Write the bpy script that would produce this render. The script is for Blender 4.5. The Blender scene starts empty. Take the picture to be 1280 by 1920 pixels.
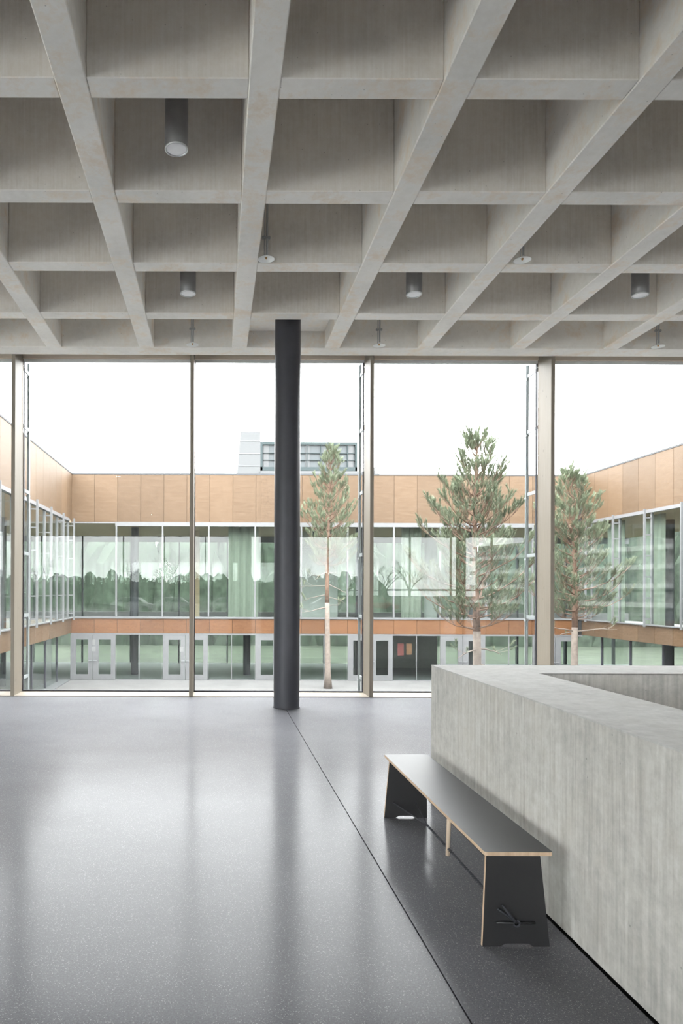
import bpy, bmesh, math, random
import numpy as np
from mathutils import Vector, Matrix

# ------------------------------------------------------------------ camera, sky, exposure
sc = bpy.context.scene
COL = sc.collection
F_PX = 1294.0                                   # focal length in pixels of the 1280x1920 frame
cam = bpy.data.cameras.new('camera')
cam.sensor_fit = 'VERTICAL'
cam.sensor_height = 36.0
cam.lens = F_PX / 1920.0 * 36.0
cam.shift_x = (640 - 405) / 1920.0              # shift lens: the vanishing point sits low and left
cam.shift_y = (1108 - 960) / 1920.0
cam.clip_start = 0.05
cam.clip_end = 1000
cam_ob = bpy.data.objects.new('camera', cam)
COL.objects.link(cam_ob)
cam_ob.matrix_world = Matrix.Translation((0, 0, 1.7)) @ Matrix.Rotation(math.radians(90), 4, 'X') @ Matrix.Rotation(math.radians(0.22), 4, 'Z')
sc.camera = cam_ob

world = bpy.data.worlds.new('overcast_sky')
sc.world = world
world.use_nodes = True
bg = world.node_tree.nodes['Background']
bg.inputs['Color'].default_value = (0.965, 0.985, 1.0, 1)
bg.inputs['Strength'].default_value = 16.0       # even, bright overcast

sc.view_settings.view_transform = 'Standard'
sc.view_settings.look = 'None'
sc.view_settings.gamma = 1.0
sc.view_settings.use_curve_mapping = False
sc.view_settings.exposure = 0.0
sc.cycles.max_bounces = 12
sc.cycles.diffuse_bounces = 6
sc.cycles.glossy_bounces = 5
sc.cycles.transparent_max_bounces = 40
sc.cycles.caustics_reflective = True
sc.cycles.sample_clamp_indirect = 12.0

PI = math.pi
rnd = random.Random(4)

# ------------------------------------------------------------------ materials
def new_mat(name):
    m = bpy.data.materials.new(name)
    m.use_nodes = True
    nt = m.node_tree
    nt.nodes.clear()
    out = nt.nodes.new('ShaderNodeOutputMaterial')
    return m, nt, out

def N(nt, t, **kw):
    n = nt.nodes.new(t)
    for k, v in kw.items():
        setattr(n, k, v)
    return n

def L(nt, a, b):
    nt.links.new(a, b)

def pos(nt, scale=(1, 1, 1)):
    g = N(nt, 'ShaderNodeNewGeometry')
    mp = N(nt, 'ShaderNodeMapping')
    mp.inputs['Scale'].default_value = scale
    L(nt, g.outputs['Position'], mp.inputs['Vector'])
    return mp.outputs['Vector']

def noise(nt, vec, scale, detail=4, rough=0.55):
    n = N(nt, 'ShaderNodeTexNoise')
    n.inputs['Scale'].default_value = scale
    n.inputs['Detail'].default_value = detail
    n.inputs['Roughness'].default_value = rough
    L(nt, vec, n.inputs['Vector'])
    return n.outputs['Fac']

def ramp(nt, fac, stops):
    r = N(nt, 'ShaderNodeValToRGB')
    el = r.color_ramp.elements
    while len(el) < len(stops):
        el.new(0.5)
    for e, (p, c) in zip(el, stops):
        e.position = p
        e.color = (c[0], c[1], c[2], 1) if hasattr(c, '__len__') else (c, c, c, 1)
    L(nt, fac, r.inputs['Fac'])
    return r.outputs['Color']

def mix(nt, fac, a, b, mode='MIX'):
    m = N(nt, 'ShaderNodeMix', data_type='RGBA', blend_type=mode)
    if isinstance(fac, (int, float)):
        m.inputs[0].default_value = fac
    else:
        L(nt, fac, m.inputs[0])
    for sock, v in ((m.inputs[6], a), (m.inputs[7], b)):
        if hasattr(v, '__len__'):
            sock.default_value = (v[0], v[1], v[2], 1)
        else:
            L(nt, v, sock)
    return m.outputs[2]

def bsdf(nt, out, color, rough=0.5, metal=0.0, spec=0.5, bump=None, bump_d=0.01, bump_s=0.5, **kw):
    b = N(nt, 'ShaderNodeBsdfPrincipled')
    for key, v in (('Base Color', color), ('Roughness', rough)):
        if isinstance(v, (int, float)):
            b.inputs[key].default_value = v
        elif hasattr(v, '__len__'):
            b.inputs[key].default_value = (v[0], v[1], v[2], 1)
        else:
            L(nt, v, b.inputs[key])
    b.inputs['Metallic'].default_value = metal
    b.inputs['Specular IOR Level'].default_value = spec
    for k, v in kw.items():
        b.inputs[k].default_value = v
    if bump is not None:
        bp = N(nt, 'ShaderNodeBump')
        bp.inputs['Distance'].default_value = bump_d
        bp.inputs['Strength'].default_value = bump_s
        L(nt, bump, bp.inputs['Height'])
        L(nt, bp.outputs['Normal'], b.inputs['Normal'])
    L(nt, b.outputs['BSDF'], out.inputs['Surface'])
    return b

def plain(name, color, rough=0.5, metal=0.0, spec=0.5, var=0.06, scale=6.0, **kw):
    """one colour with a little cloudy variation"""
    m, nt, out = new_mat(name)
    n = noise(nt, pos(nt), scale)
    c0 = [c * (1 - var) for c in color]
    c1 = [min(1, c * (1 + var)) for c in color]
    bsdf(nt, out, ramp(nt, n, [(0.3, c0), (0.7, c1)]), rough, metal, spec, **kw)
    return m

def concrete(name, base, warm, stain=0.5, streak_axis=None, streak=0.0, rough=0.75, spec=0.3):
    m, nt, out = new_mat(name)
    p = pos(nt)
    cloud = noise(nt, p, 1.3, 6, 0.6)
    fine = noise(nt, p, 14.0, 6, 0.7)
    c = ramp(nt, cloud, [(0.3, [v * 0.86 for v in base]), (0.7, [min(1, v * 1.1) for v in base])])
    c = mix(nt, 0.55, c, ramp(nt, fine, [(0.3, 0.35), (0.7, 0.65)]), 'OVERLAY')
    # warm rust-like blotches
    st = noise(nt, p, 2.6, 9, 0.72)
    sf = ramp(nt, st, [(0.50, 0.0), (0.64, stain)])
    c = mix(nt, sf, c, warm)
    height = fine
    if streak_axis:
        s = [15, 15, 15]
        s['xyz'.index(streak_axis)] = 0.55
        sv = noise(nt, pos(nt, s), 3.0, 5, 0.6)
        c = mix(nt, streak, c, ramp(nt, sv, [(0.3, 0.28), (0.7, 0.72)]), 'OVERLAY')
        height = sv
    # pores
    vo = N(nt, 'ShaderNodeTexVoronoi')
    vo.inputs['Scale'].default_value = 9.0
    L(nt, p, vo.inputs['Vector'])
    pf = ramp(nt, vo.outputs['Distance'], [(0.035, 0.55), (0.06, 0.0)])
    c = mix(nt, pf, c, [v * 0.35 for v in base])
    bsdf(nt, out, c, rough, 0, spec, bump=height, bump_d=0.004, bump_s=0.35)
    return m

def glass(name, tint=(0.93, 0.97, 0.95), r0=0.09, rough=0.0):
    """clear architectural pane: see-through, with reflections that grow at grazing angles"""
    m, nt, out = new_mat(name)
    tr = N(nt, 'ShaderNodeBsdfTransparent')
    tr.inputs['Color'].default_value = (*tint, 1)
    gl = N(nt, 'ShaderNodeBsdfGlossy')
    gl.inputs['Roughness'].default_value = rough
    gl.inputs['Color'].default_value = (0.97, 0.99, 0.98, 1)
    lw = N(nt, 'ShaderNodeLayerWeight')
    lw.inputs['Blend'].default_value = 0.5
    pw = N(nt, 'ShaderNodeMath', operation='POWER')
    L(nt, lw.outputs['Facing'], pw.inputs[0])
    pw.inputs[1].default_value = 4.5
    ma = N(nt, 'ShaderNodeMath', operation='MULTIPLY_ADD')
    L(nt, pw.outputs[0], ma.inputs[0])
    ma.inputs[1].default_value = 0.9 - r0
    ma.inputs[2].default_value = r0
    mx = N(nt, 'ShaderNodeMixShader')
    L(nt, ma.outputs[0], mx.inputs[0])
    L(nt, tr.outputs[0], mx.inputs[1])
    L(nt, gl.outputs[0], mx.inputs[2])
    L(nt, mx.outputs[0], out.inputs['Surface'])
    return m

def wood(name, light, dark, grain_axis='z', rough=0.55, knots=0.0, spec=0.35):
    m, nt, out = new_mat(name)
    s = [14, 14, 14]
    s['xyz'.index(grain_axis)] = 0.6
    g = noise(nt, pos(nt, s), 3.0, 5, 0.6)
    c = ramp(nt, g, [(0.3, dark), (0.7, light)])
    if knots:
        s2 = [1, 1, 1]
        s2['xyz'.index(grain_axis)] = 0.5
        vo = N(nt, 'ShaderNodeTexVoronoi')
        vo.inputs['Scale'].default_value = 7.0
        L(nt, pos(nt, s2), vo.inputs['Vector'])
        kf = ramp(nt, vo.outputs['Distance'], [(0.05, knots), (0.10, 0.0)])
        c = mix(nt, kf, c, [v * 0.45 for v in dark])
    bsdf(nt, out, c, rough, 0, spec)
    return m

def cladding(name, light, dark):
    """orange plywood facade panels; every panel has its own tone"""
    m, nt, out = new_mat(name)
    oi = N(nt, 'ShaderNodeObjectInfo')
    g = noise(nt, pos(nt, (1.2, 1.2, 9)), 1.6, 6, 0.65)
    sp = noise(nt, pos(nt, (1, 1, 1)), 14, 5, 0.8)
    c = ramp(nt, g, [(0.3, dark), (0.72, light)])
    c = mix(nt, ramp(nt, sp, [(0.52, 0.0), (0.66, 0.6)]), c, [v * 0.62 for v in dark])
    hs = N(nt, 'ShaderNodeHueSaturation')
    mr = N(nt, 'ShaderNodeMapRange')
    mr.inputs['To Min'].default_value = 0.86
    mr.inputs['To Max'].default_value = 1.16
    L(nt, oi.outputs['Random'], mr.inputs['Value'])
    L(nt, mr.outputs[0], hs.inputs['Value'])
    L(nt, c, hs.inputs['Color'])
    bsdf(nt, out, hs.outputs['Color'], 0.55, 0, 0.27)
    return m

def terrazzo(name):
    m, nt, out = new_mat(name)
    p = pos(nt)
    cloud = noise(nt, p, 0.7, 6, 0.6)
    c = ramp(nt, cloud, [(0.3, (0.122, 0.123, 0.136)), (0.7, (0.160, 0.161, 0.176))])
    vo = N(nt, 'ShaderNodeTexVoronoi')
    vo.inputs['Scale'].default_value = 150.0
    L(nt, p, vo.inputs['Vector'])
    chip = ramp(nt, vo.outputs['Color'], [(0.60, 0.0), (0.74, 1.0)])
    near = ramp(nt, vo.outputs['Distance'], [(0.16, 0.85), (0.42, 0.0)])
    cf = mix(nt, 1.0, chip, near, 'MULTIPLY')
    c = mix(nt, cf, c, (0.46, 0.455, 0.45))
    vo2 = N(nt, 'ShaderNodeTexVoronoi')
    vo2.inputs['Scale'].default_value = 230.0
    L(nt, p, vo2.inputs['Vector'])
    c = mix(nt, ramp(nt, vo2.outputs['Distance'], [(0.12, 0.35), (0.4, 0.0)]), c, (0.05, 0.05, 0.055))
    gr = noise(nt, p, 120.0, 3, 0.8)
    c = mix(nt, 0.55, c, ramp(nt, gr, [(0.32, 0.25), (0.68, 0.75)]), 'OVERLAY')
    # trowel marks: long faint brushed patches in the polish
    rg = noise(nt, pos(nt, (0.6, 2.2, 1)), 1.2, 7, 0.6)
    rr = ramp(nt, rg, [(0.25, 0.15), (0.75, 0.20)])
    pb = bsdf(nt, out, c, 0.5, 0, 0.02)
    pb.inputs['Coat Weight'].default_value = 0.29
    pb.inputs['Coat IOR'].default_value = 1.30
    L(nt, rr, pb.inputs['Coat Roughness'])
    return m

M = {}
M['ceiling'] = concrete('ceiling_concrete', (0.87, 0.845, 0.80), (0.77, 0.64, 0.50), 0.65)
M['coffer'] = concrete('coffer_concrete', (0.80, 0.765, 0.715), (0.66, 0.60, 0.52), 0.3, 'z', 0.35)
M['parapet'] = concrete('parapet_concrete', (0.52, 0.505, 0.475), (0.44, 0.41, 0.365), 0.35, 'z', 0.36)
M['ledge'] = concrete('ledge_concrete', (0.50, 0.495, 0.48), (0.42, 0.41, 0.385), 0.5)
M['paving'] = concrete('paving_concrete', (0.1283, 0.1283, 0.1257), (0.1106, 0.1062, 0.1044), 0.5)
M['floor'] = terrazzo('terrazzo')
M['joint'] = plain('joint_filler', (0.02, 0.02, 0.02), 0.9)
M['column'] = plain('anthracite_paint', (0.044, 0.045, 0.055), 0.42, 0, 0.4)
M['post'] = wood('glulam', (0.268, 0.236, 0.195), (0.234, 0.202, 0.164), 'z', 0.5, 0.5, 0.15)
M['sillwood'] = wood('sill_wood', (0.3717, 0.3275, 0.2743), (0.3186, 0.2743, 0.2213), 'x', 0.5, 0, 0.2)
M['headwood'] = wood('head_board_wood', (0.90, 0.79, 0.66), (0.85, 0.73, 0.60), 'x', 0.5, 0, 0.2)
M['alu'] = plain('grey_aluminium', (0.32, 0.345, 0.35), 0.4)
M['coping'] = plain('grey_roof_coping', (0.075, 0.077, 0.08), 0.7, 0, 0.1)
M['rail'] = plain('pale_grey_rail', (0.23, 0.25, 0.255), 0.45, 0, 0.4)
M['headrail'] = plain('pale_grey_head_rail', (0.72, 0.73, 0.73), 0.4)
M['gasket'] = plain('black_gasket', (0.05, 0.05, 0.06), 0.7)
M['white'] = plain('white_powder_coat', (0.1416, 0.1443, 0.1469), 0.45, 0, 0.3)
M['lightgrey'] = plain('light_grey_flashing', (0.1372, 0.1372, 0.1416), 0.45)
M['glass'] = glass('clear_glass', (0.955, 0.96, 0.955), 0.020)
M['farglass'] = glass('green_glass', (0.86, 0.89, 0.87), 0.014)
M['clad'] = cladding('orange_plywood', (0.1100, 0.0725, 0.0440), (0.0810, 0.0490, 0.0262))
M['cladlow'] = cladding('red_orange_plywood', (0.1460, 0.0708, 0.0319), (0.1195, 0.0531, 0.0230))
M['soffitwood'] = wood('soffit_wood', (0.42, 0.33, 0.22), (0.32, 0.24, 0.16), 'x', 0.6)
M['darkfloor'] = plain('dark_interior_floor', (0.16, 0.165, 0.17), 0.3)
M['inner'] = plain('inner_wall', (0.32, 0.34, 0.33), 0.7)
M['curtain'] = plain('green_curtain', (0.20, 0.225, 0.19), 0.9)
M['laminate'] = plain('black_laminate', (0.022, 0.022, 0.024), 0.48, 0, 0.55)
M['ply'] = wood('plywood_edge', (0.66, 0.50, 0.36), (0.52, 0.37, 0.25), 'z', 0.6)
M['dowel'] = wood('pale_dowel', (0.74, 0.60, 0.47), (0.64, 0.50, 0.38), 'z', 0.6)
M['rope'] = plain('dark_cord', (0.035, 0.037, 0.045), 0.8)
M['peg'] = plain('black_peg', (0.02, 0.02, 0.022), 0.35)
M['lampbody'] = plain('grey_lamp_housing', (0.22, 0.22, 0.225), 0.35, 0.3)
M['rim'] = plain('lamp_rim', (0.55, 0.56, 0.57), 0.3, 0.6)
M['lens'] = plain('frosted_lens', (0.86, 0.86, 0.87), 0.35)
M['zinc'] = plain('zinc_rod', (0.42, 0.43, 0.44), 0.35, 0.7)
M['disc'] = plain('pale_metal_disc', (0.70, 0.71, 0.70), 0.3, 0.2)
M['brass'] = plain('brass', (0.55, 0.33, 0.14), 0.35, 0.7)
M['lawn'] = plain('lawn', (0.0389, 0.0478, 0.0319), 0.95, var=0.35, scale=0.8)
M['asphalt'] = plain('asphalt', (0.1062, 0.1062, 0.1106), 0.9)
M['bouncegravel'] = plain('light_bounce_gravel', (0.42, 0.41, 0.39), 0.95, var=0.15, scale=3)  # kept pale so the ground bounces daylight up to the ceiling
M['hedge'] = plain('hedge_green', (0.0372, 0.0496, 0.0354), 0.95, var=0.5, scale=1.5)
M['needle'] = plain('pine_needles', (0.1460, 0.1726, 0.1106), 0.6, var=0.35, scale=2.2)
M['bark'] = plain('pine_bark', (0.1416, 0.0885, 0.0620), 0.9, var=0.3, scale=9)
M['barkwashed'] = plain('reflection_washed_bark', (0.1770, 0.1460, 0.1239), 0.9, var=0.2, scale=9)  # pale wash of the window reflection, put into the bark colour
M['twig'] = plain('bare_twigs', (0.20, 0.17, 0.15), 0.9)
M['farwhite'] = plain('pale_render', (0.1044, 0.1071, 0.1097), 0.8, 0, 0.1)
M['farframe'] = plain('grey_green_frame', (0.0398, 0.0513, 0.0531), 0.6, 0, 0.1)
M['fargrey'] = plain('grey_render', (0.1150, 0.1150, 0.1150), 0.8)
M['farpane'] = plain('far_window_glass', (0.0664, 0.0752, 0.0796), 0.4, 0, 0.2)
M['red'] = plain('red_paint', (0.22, 0.045, 0.045), 0.4)
M['orangepaper'] = plain('orange_print', (0.26, 0.12, 0.06), 0.6)
M['paper'] = plain('white_paper', (0.1858, 0.1858, 0.1858), 0.7)
M['carwhite'] = plain('white_car_paint', (0.3, 0.3, 0.305), 0.3)
M['blockwall'] = plain('grey_brown_wall', (0.44, 0.42, 0.41), 0.8)
M['blockband'] = plain('pale_balcony_concrete', (0.86, 0.86, 0.85), 0.8)
M['blockpane'] = plain('blue_grey_window', (0.12, 0.15, 0.17), 0.3)
M['tyre'] = plain('tyre_rubber', (0.03, 0.03, 0.03), 0.8)
def emis(name, col, s):
    m, nt, out = new_mat(name)
    e = N(nt, 'ShaderNodeEmission')
    e.inputs['Color'].default_value = (*col, 1)
    e.inputs['Strength'].default_value = s
    L(nt, e.outputs[0], out.inputs['Surface'])
    return m
M['lit'] = emis('lit_lens', (1.0, 0.95, 0.88), 30.0)

# ------------------------------------------------------------------ mesh helpers
ORG = {}                                        # world position of every thing's empty

class MB:
    def __init__(s):
        s.v, s.f, s.m, s.sm = [], [], [], []
    def face(s, pts, m=0, smooth=False):
        i = len(s.v)
        s.v += [tuple(p) for p in pts]
        s.f.append(tuple(range(i, i + len(pts))))
        s.m.append(m); s.sm.append(smooth)
    def box(s, x0, x1, y0, y1, z0, z1, m=0):
        i = len(s.v)
        s.v += [(x, y, z) for z in (z0, z1) for y in (y0, y1) for x in (x0, x1)]
        for q in ((0, 2, 3, 1), (4, 5, 7, 6), (0, 1, 5, 4), (2, 6, 7, 3), (0, 4, 6, 2), (1, 3, 7, 5)):
            s.f.append(tuple(i + k for k in q)); s.m.append(m); s.sm.append(False)
        return s
    def cbox(s, x0, x1, y0, y1, z0, z1, c, m=0):
        """box with chamfered edges"""
        bm = bmesh.new()
        bmesh.ops.create_cube(bm, size=1.0)
        for v in bm.verts:
            v.co = ((x0 + x1) / 2 + v.co.x * (x1 - x0), (y0 + y1) / 2 + v.co.y * (y1 - y0), (z0 + z1) / 2 + v.co.z * (z1 - z0))
        bmesh.ops.bevel(bm, geom=list(bm.edges), offset=c, segments=1, affect='EDGES', profile=0.5)
        i = len(s.v)
        bm.verts.index_update()
        s.v += [tuple(v.co) for v in bm.verts]
        for f in bm.faces:
            s.f.append(tuple(i + v.index for v in f.verts)); s.m.append(m); s.sm.append(False)
        bm.free()
        return s
    def prism(s, poly, axis, a0, a1, m=0, m_side=None):
        """poly of 2-D points extruded along axis ('x': (y,z), 'y': (x,z), 'z': (x,y))"""
        def P(p, a):
            return {'x': (a, p[0], p[1]), 'y': (p[0], a, p[1]), 'z': (p[0], p[1], a)}[axis]
        i = len(s.v); n = len(poly)
        s.v += [P(p, a0) for p in poly] + [P(p, a1) for p in poly]
        s.f.append(tuple(i + k for k in range(n))[::-1]); s.m.append(m); s.sm.append(False)
        s.f.append(tuple(i + n + k for k in range(n))); s.m.append(m); s.sm.append(False)
        for k in range(n):
            l = (k + 1) % n
            s.f.append((i + k, i + l, i + n + l, i + n + k)); s.m.append(m if m_side is None else m_side); s.sm.append(False)
        return s
    def lathe(s, cx, cy, prof, n=24, m=0, smooth=True):
        """profile of (radius, z) pairs turned about the vertical through cx, cy"""
        i = len(s.v); k = len(prof)
        for a in range(n):
            c, d = math.cos(2 * PI * a / n), math.sin(2 * PI * a / n)
            s.v += [(cx + r * c, cy + r * d, z) for r, z in prof]
        for a in range(n):
            b = (a + 1) % n
            for j in range(k - 1):
                s.f.append((i + a * k + j, i + b * k + j, i + b * k + j + 1, i + a * k + j + 1)); s.m.append(m); s.sm.append(smooth)
        return s
    def cyl(s, cx, cy, r, z0, z1, n=24, m=0, smooth=True):
        s.lathe(cx, cy, [(r, z0), (r, z1)], n, m, smooth)
        for z, o in ((z0, -1), (z1, 1)):
            s.face([(cx + r * math.cos(o * 2 * PI * a / n), cy + r * math.sin(o * 2 * PI * a / n), z) for a in range(n)], m)
        return s
    def tube(s, pts, rad, n=6, m=0, cap=True):
        """tapered tube along a polyline"""
        pts = [Vector(p) for p in pts]
        if not hasattr(rad, '__len__'):
            rad = [rad] * len(pts)
        i = len(s.v)
        up = Vector((0, 0, 1))
        d0 = (pts[-1] - pts[0]).normalized()
        if abs(d0.z) > 0.9:
            up = Vector((0, 1, 0))
        for k, p in enumerate(pts):
            d = (pts[min(k + 1, len(pts) - 1)] - pts[max(k - 1, 0)]).normalized()
            a = d.cross(up).normalized(); b = a.cross(d)
            for q in range(n):
                t = 2 * PI * q / n
                s.v.append(tuple(p + (a * math.cos(t) + b * math.sin(t)) * rad[k]))
        for k in range(len(pts) - 1):
            for q in range(n):
                r = (q + 1) % n
                s.f.append((i + k * n + q, i + k * n + r, i + (k + 1) * n + r, i + (k + 1) * n + q)); s.m.append(m); s.sm.append(n > 4)
        if cap:
            s.f.append(tuple(i + q for q in range(n))[::-1]); s.m.append(m); s.sm.append(False)
            s.f.append(tuple(i + (len(pts) - 1) * n + q for q in range(n))); s.m.append(m); s.sm.append(False)
        return s
    def mesh(s, name, mats, org=(0, 0, 0)):
        me = bpy.data.meshes.new(name)
        me.from_pydata([(x - org[0], y - org[1], z - org[2]) for x, y, z in s.v], [], s.f)
        for m in (mats if isinstance(mats, (list, tuple)) else [mats]):
            me.materials.append(m)
        me.polygons.foreach_set('material_index', s.m)
        me.polygons.foreach_set('use_smooth', s.sm)
        me.update()
        bm = bmesh.new(); bm.from_mesh(me)
        bmesh.ops.recalc_face_normals(bm, faces=bm.faces)
        bm.to_mesh(me); bm.free()
        return me
    def build(s, name, mats, parent=None, loc=None):
        """verts are world coordinates; the object sits at loc, or at its parent's base"""
        org = ORG.get(parent, (0, 0, 0)) if parent else (loc or (0, 0, 0))
        o = bpy.data.objects.new(name, s.mesh(name, mats, org))
        COL.objects.link(o)
        if parent:
            o.parent = parent
        elif loc:
            o.location = loc
        ORG[o] = org
        return o

def inst(me, name, at, parent):
    """another object on a shared mesh, at a world position"""
    o = bpy.data.objects.new(name, me)
    COL.objects.link(o)
    b = ORG.get(parent, (0, 0, 0))
    o.parent = parent
    o.location = (at[0] - b[0], at[1] - b[1], at[2] - b[2])
    ORG[o] = at
    return o

def tag(o, label=None, cat=None, group=None, kind=None):
    for k, v in (('label', label), ('category', cat), ('group', group), ('kind', kind)):
        if v:
            o[k] = v
    return o

def thing(name, loc, label=None, cat=None, group=None, kind=None):
    o = bpy.data.objects.new(name, None)
    o.empty_display_size = 0.2
    COL.objects.link(o)
    o.location = loc
    ORG[o] = loc
    return tag(o, label, cat, group, kind)

# ------------------------------------------------------------------ hall: floor
HX0, HX1, HY0 = -14.0, 34.0, -25.5               # hall extents
FY = 11.06                                       # inner face of the window posts
GY = 11.53                                       # glass plane
SOF = 5.485                                      # underside of the ceiling beams
PX0, PX1, PY1 = 1.748, 2.36, 5.60                # stair parapet: left face, inner face, far face
hole = (PX1, 5.2, -1.6, 5.05)

b = MB()
for x0, x1, y0, y1 in ((HX0, hole[0], HY0, 11.45), (hole[1], HX1, HY0, 11.45), (hole[0], hole[1], HY0, hole[2]), (hole[0], hole[1], hole[3], 11.45)):
    b.box(x0, x1, y0, y1, -0.37, -0.025)
floor = tag(b.build('floor', M['joint']), kind='structure')
JX = 1.013
MB().cbox(HX0, JX - 0.003, HY0, FY, -0.0245, 0, 0.002).build('floor_slab', M['floor'], floor)
b = MB()
b.box(JX + 0.003, PX0 - 0.016, HY0, FY, -0.0245, 0)
b.box(PX0 - 0.016, HX1, PY1 + 0.016, FY, -0.0245, 0)
b.box(5.8, HX1, HY0, PY1 + 0.016, -0.0245, 0)
b.box(PX0 - 0.016, 5.8, HY0, -2.2, -0.0245, 0)
b.build('floor_slab', M['floor'], floor)

# ------------------------------------------------------------------ hall: waffle ceiling
PIT = 1.4425
BX = 0.230                                       # left edge of the beam over the column
BW = 0.235
ROWS = [11.078 - 1.44 * k for k in range(26)]    # far edge of each cross beam
CW = 0.216
RH = 1.1                                         # depth of the coffers
b = MB().box(HX0, HX1, HY0, 11.078, SOF + RH, SOF + RH + 0.35)
ceiling = tag(b.build('ceiling', M['coffer']), kind='structure')
K0, K1 = -9, 23
seg_me = None
for k in range(K0, K1 + 1):
    x = BX + PIT * k
    MB().cbox(x, x + BW, HY0, ROWS[0] - 0.34, SOF, SOF + RH, 0.008).build('long_beam', M['ceiling'], ceiling)
MB().cbox(HX0, HX1, ROWS[0] - 0.34, ROWS[0], SOF, SOF + RH, 0.008).build('edge_beam', M['ceiling'], ceiling)
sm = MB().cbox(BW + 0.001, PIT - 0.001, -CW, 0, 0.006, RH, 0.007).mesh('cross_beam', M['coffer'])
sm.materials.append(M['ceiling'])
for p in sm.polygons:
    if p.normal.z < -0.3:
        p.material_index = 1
for r in range(1, 8):
    for k in range(-4, 7):
        inst(sm, 'cross_beam', (BX + PIT * k, ROWS[r], SOF), ceiling)
    for x0, x1 in ((HX0, BX - 4 * PIT), (BX + 7 * PIT + BW, HX1)):
        MB().box(x0, x1, ROWS[r] - CW, ROWS[r], SOF + 0.006, SOF + RH).build('cross_beam', M['coffer'], ceiling)
for r in range(8, 26):
    MB().box(HX0, HX1, ROWS[r] - CW, ROWS[r], SOF + 0.006, SOF + RH).build('cross_beam', M['coffer'], ceiling)
# solid panel of concrete over the column
MB().cbox(BX + BW, BX + PIT, ROWS[1], ROWS[0] - 0.34, SOF + 0.26, SOF + RH, 0.004).build('drop_panel', M['ceiling'], ceiling)

# ------------------------------------------------------------------ hall: front window wall
HEAD = 5.53
posts = [-6.15 + 2.8825 * k for k in range(9)]
post_px = {1: (-3.29, -3.23), 2: (-0.428, -0.367), 3: (2.46, 2.52), 4: (5.357, 5.420)}
post_labels = {
    1: 'leftmost glulam window post with broad pale side face by the left wing',
    2: 'edge-on glulam window post left of the dark round column, a thin brown line',
    3: 'glulam window post right of the dark round column with pale left side',
    4: 'glulam window post rising behind the concrete parapet, its knotted side widest of all'}
px = []
trim_n = 1
for k, x in enumerate(posts):
    x0, x1 = post_px.get(k, (x - 0.03, x + 0.03))
    px.append((x0, x1))
    b = MB().cbox(x0, x1, FY, GY, 0.0, SOF - 0.002, 0.003)
    b.box(x0, x1, 11.085, GY + 0.05, SOF - 0.01, HEAD + 0.14)
    if k in post_labels:
        t = b.build('timber_post', M['post'], None, ((x0 + x1) / 2, FY, 0))
        tag(t, post_labels[k], 'post', 'glulam posts of the window wall')
    else:
        tag(b.build('trim_%d' % trim_n, M['post']), kind='structure'); trim_n += 1

# wall above and beside the windows
b = MB()
b.box(-7.02, 17.9, 11.10, 11.75, HEAD + 0.13, 7.35)
tag(b.build('wall_front', M['lightgrey']), kind='structure')

def window(n, x0, x1):
    w = thing('window_%d' % n, ((x0 + x1) / 2, GY, 0), kind='structure')
    MB().box(x0, x1, FY + 0.003, GY + 0.05, -0.02, 0.012).build('sill', M['sillwood'], w)
    MB().box(x0, x1, GY - 0.03, GY - 0.002, HEAD + 0.035, HEAD + 0.13).build('head_board', M['headwood'], w)
    MB().box(x0, x1, GY, GY + 0.05, HEAD - 0.01, HEAD + 0.13).build('head_rail', M['headrail'], w)
    MB().box(x0, x1, GY, GY + 0.05, 0.012, 0.035).build('bottom_rail', M['gasket'], w)
    for s in (0, 1):
        xa = x0 if s == 0 else x1 - 0.014
        MB().box(xa, xa + 0.014, GY, GY + 0.05, 0.035, HEAD - 0.01).build('side_rail', M['gasket'], w)
    MB().box(x0 + 0.014, x1 - 0.014, GY + 0.012, GY + 0.036, 0.035, HEAD - 0.01).build('pane', M['glass'], w)
for k in range(len(px) - 1):
    window(k + 1, px[k][1], px[k + 1][0])

# exterior guide rails of the blinds, on brackets
rail_labels = {1: 'slim metal blind guide rail outside, beside the leftmost glulam post',
               2: 'slim metal blind guide rail outside, behind the edge-on post left of the column',
               3: 'slim metal blind guide rail outside, beside the post right of the column',
               4: 'slim metal blind guide rail outside, beside the post behind the parapet'}
for k in (1, 2, 3, 4):
    xc = sum(px[k]) / 2
    g = thing('blind_guide_rail', (xc, 11.97, -0.2), rail_labels[k], 'guide rail', 'blind guide rails outside the window wall')
    y0, y1 = 11.95, 12.02
    b = MB().box(xc - 0.014, xc + 0.014, y0, y1, -0.25, HEAD + 0.10)
    b.box(xc - 0.026, xc - 0.014, y0 + 0.018, y0 + 0.05, -0.25, HEAD + 0.10)
    b.build('rail', M['rail'], g)
    for z in (5.44, 4.47, 3.39, 2.33, 1.27, 0.22):
        MB().box(xc - 0.012, xc + 0.012, GY + 0.04, y0, z - 0.028, z + 0.028).build('bracket', M['rail'], g)
        MB().box(xc - 0.03, xc + 0.018, y0 - 0.006, y1 + 0.006, z - 0.075, z - 0.045).build('coupling', M['rail'], g)

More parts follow.
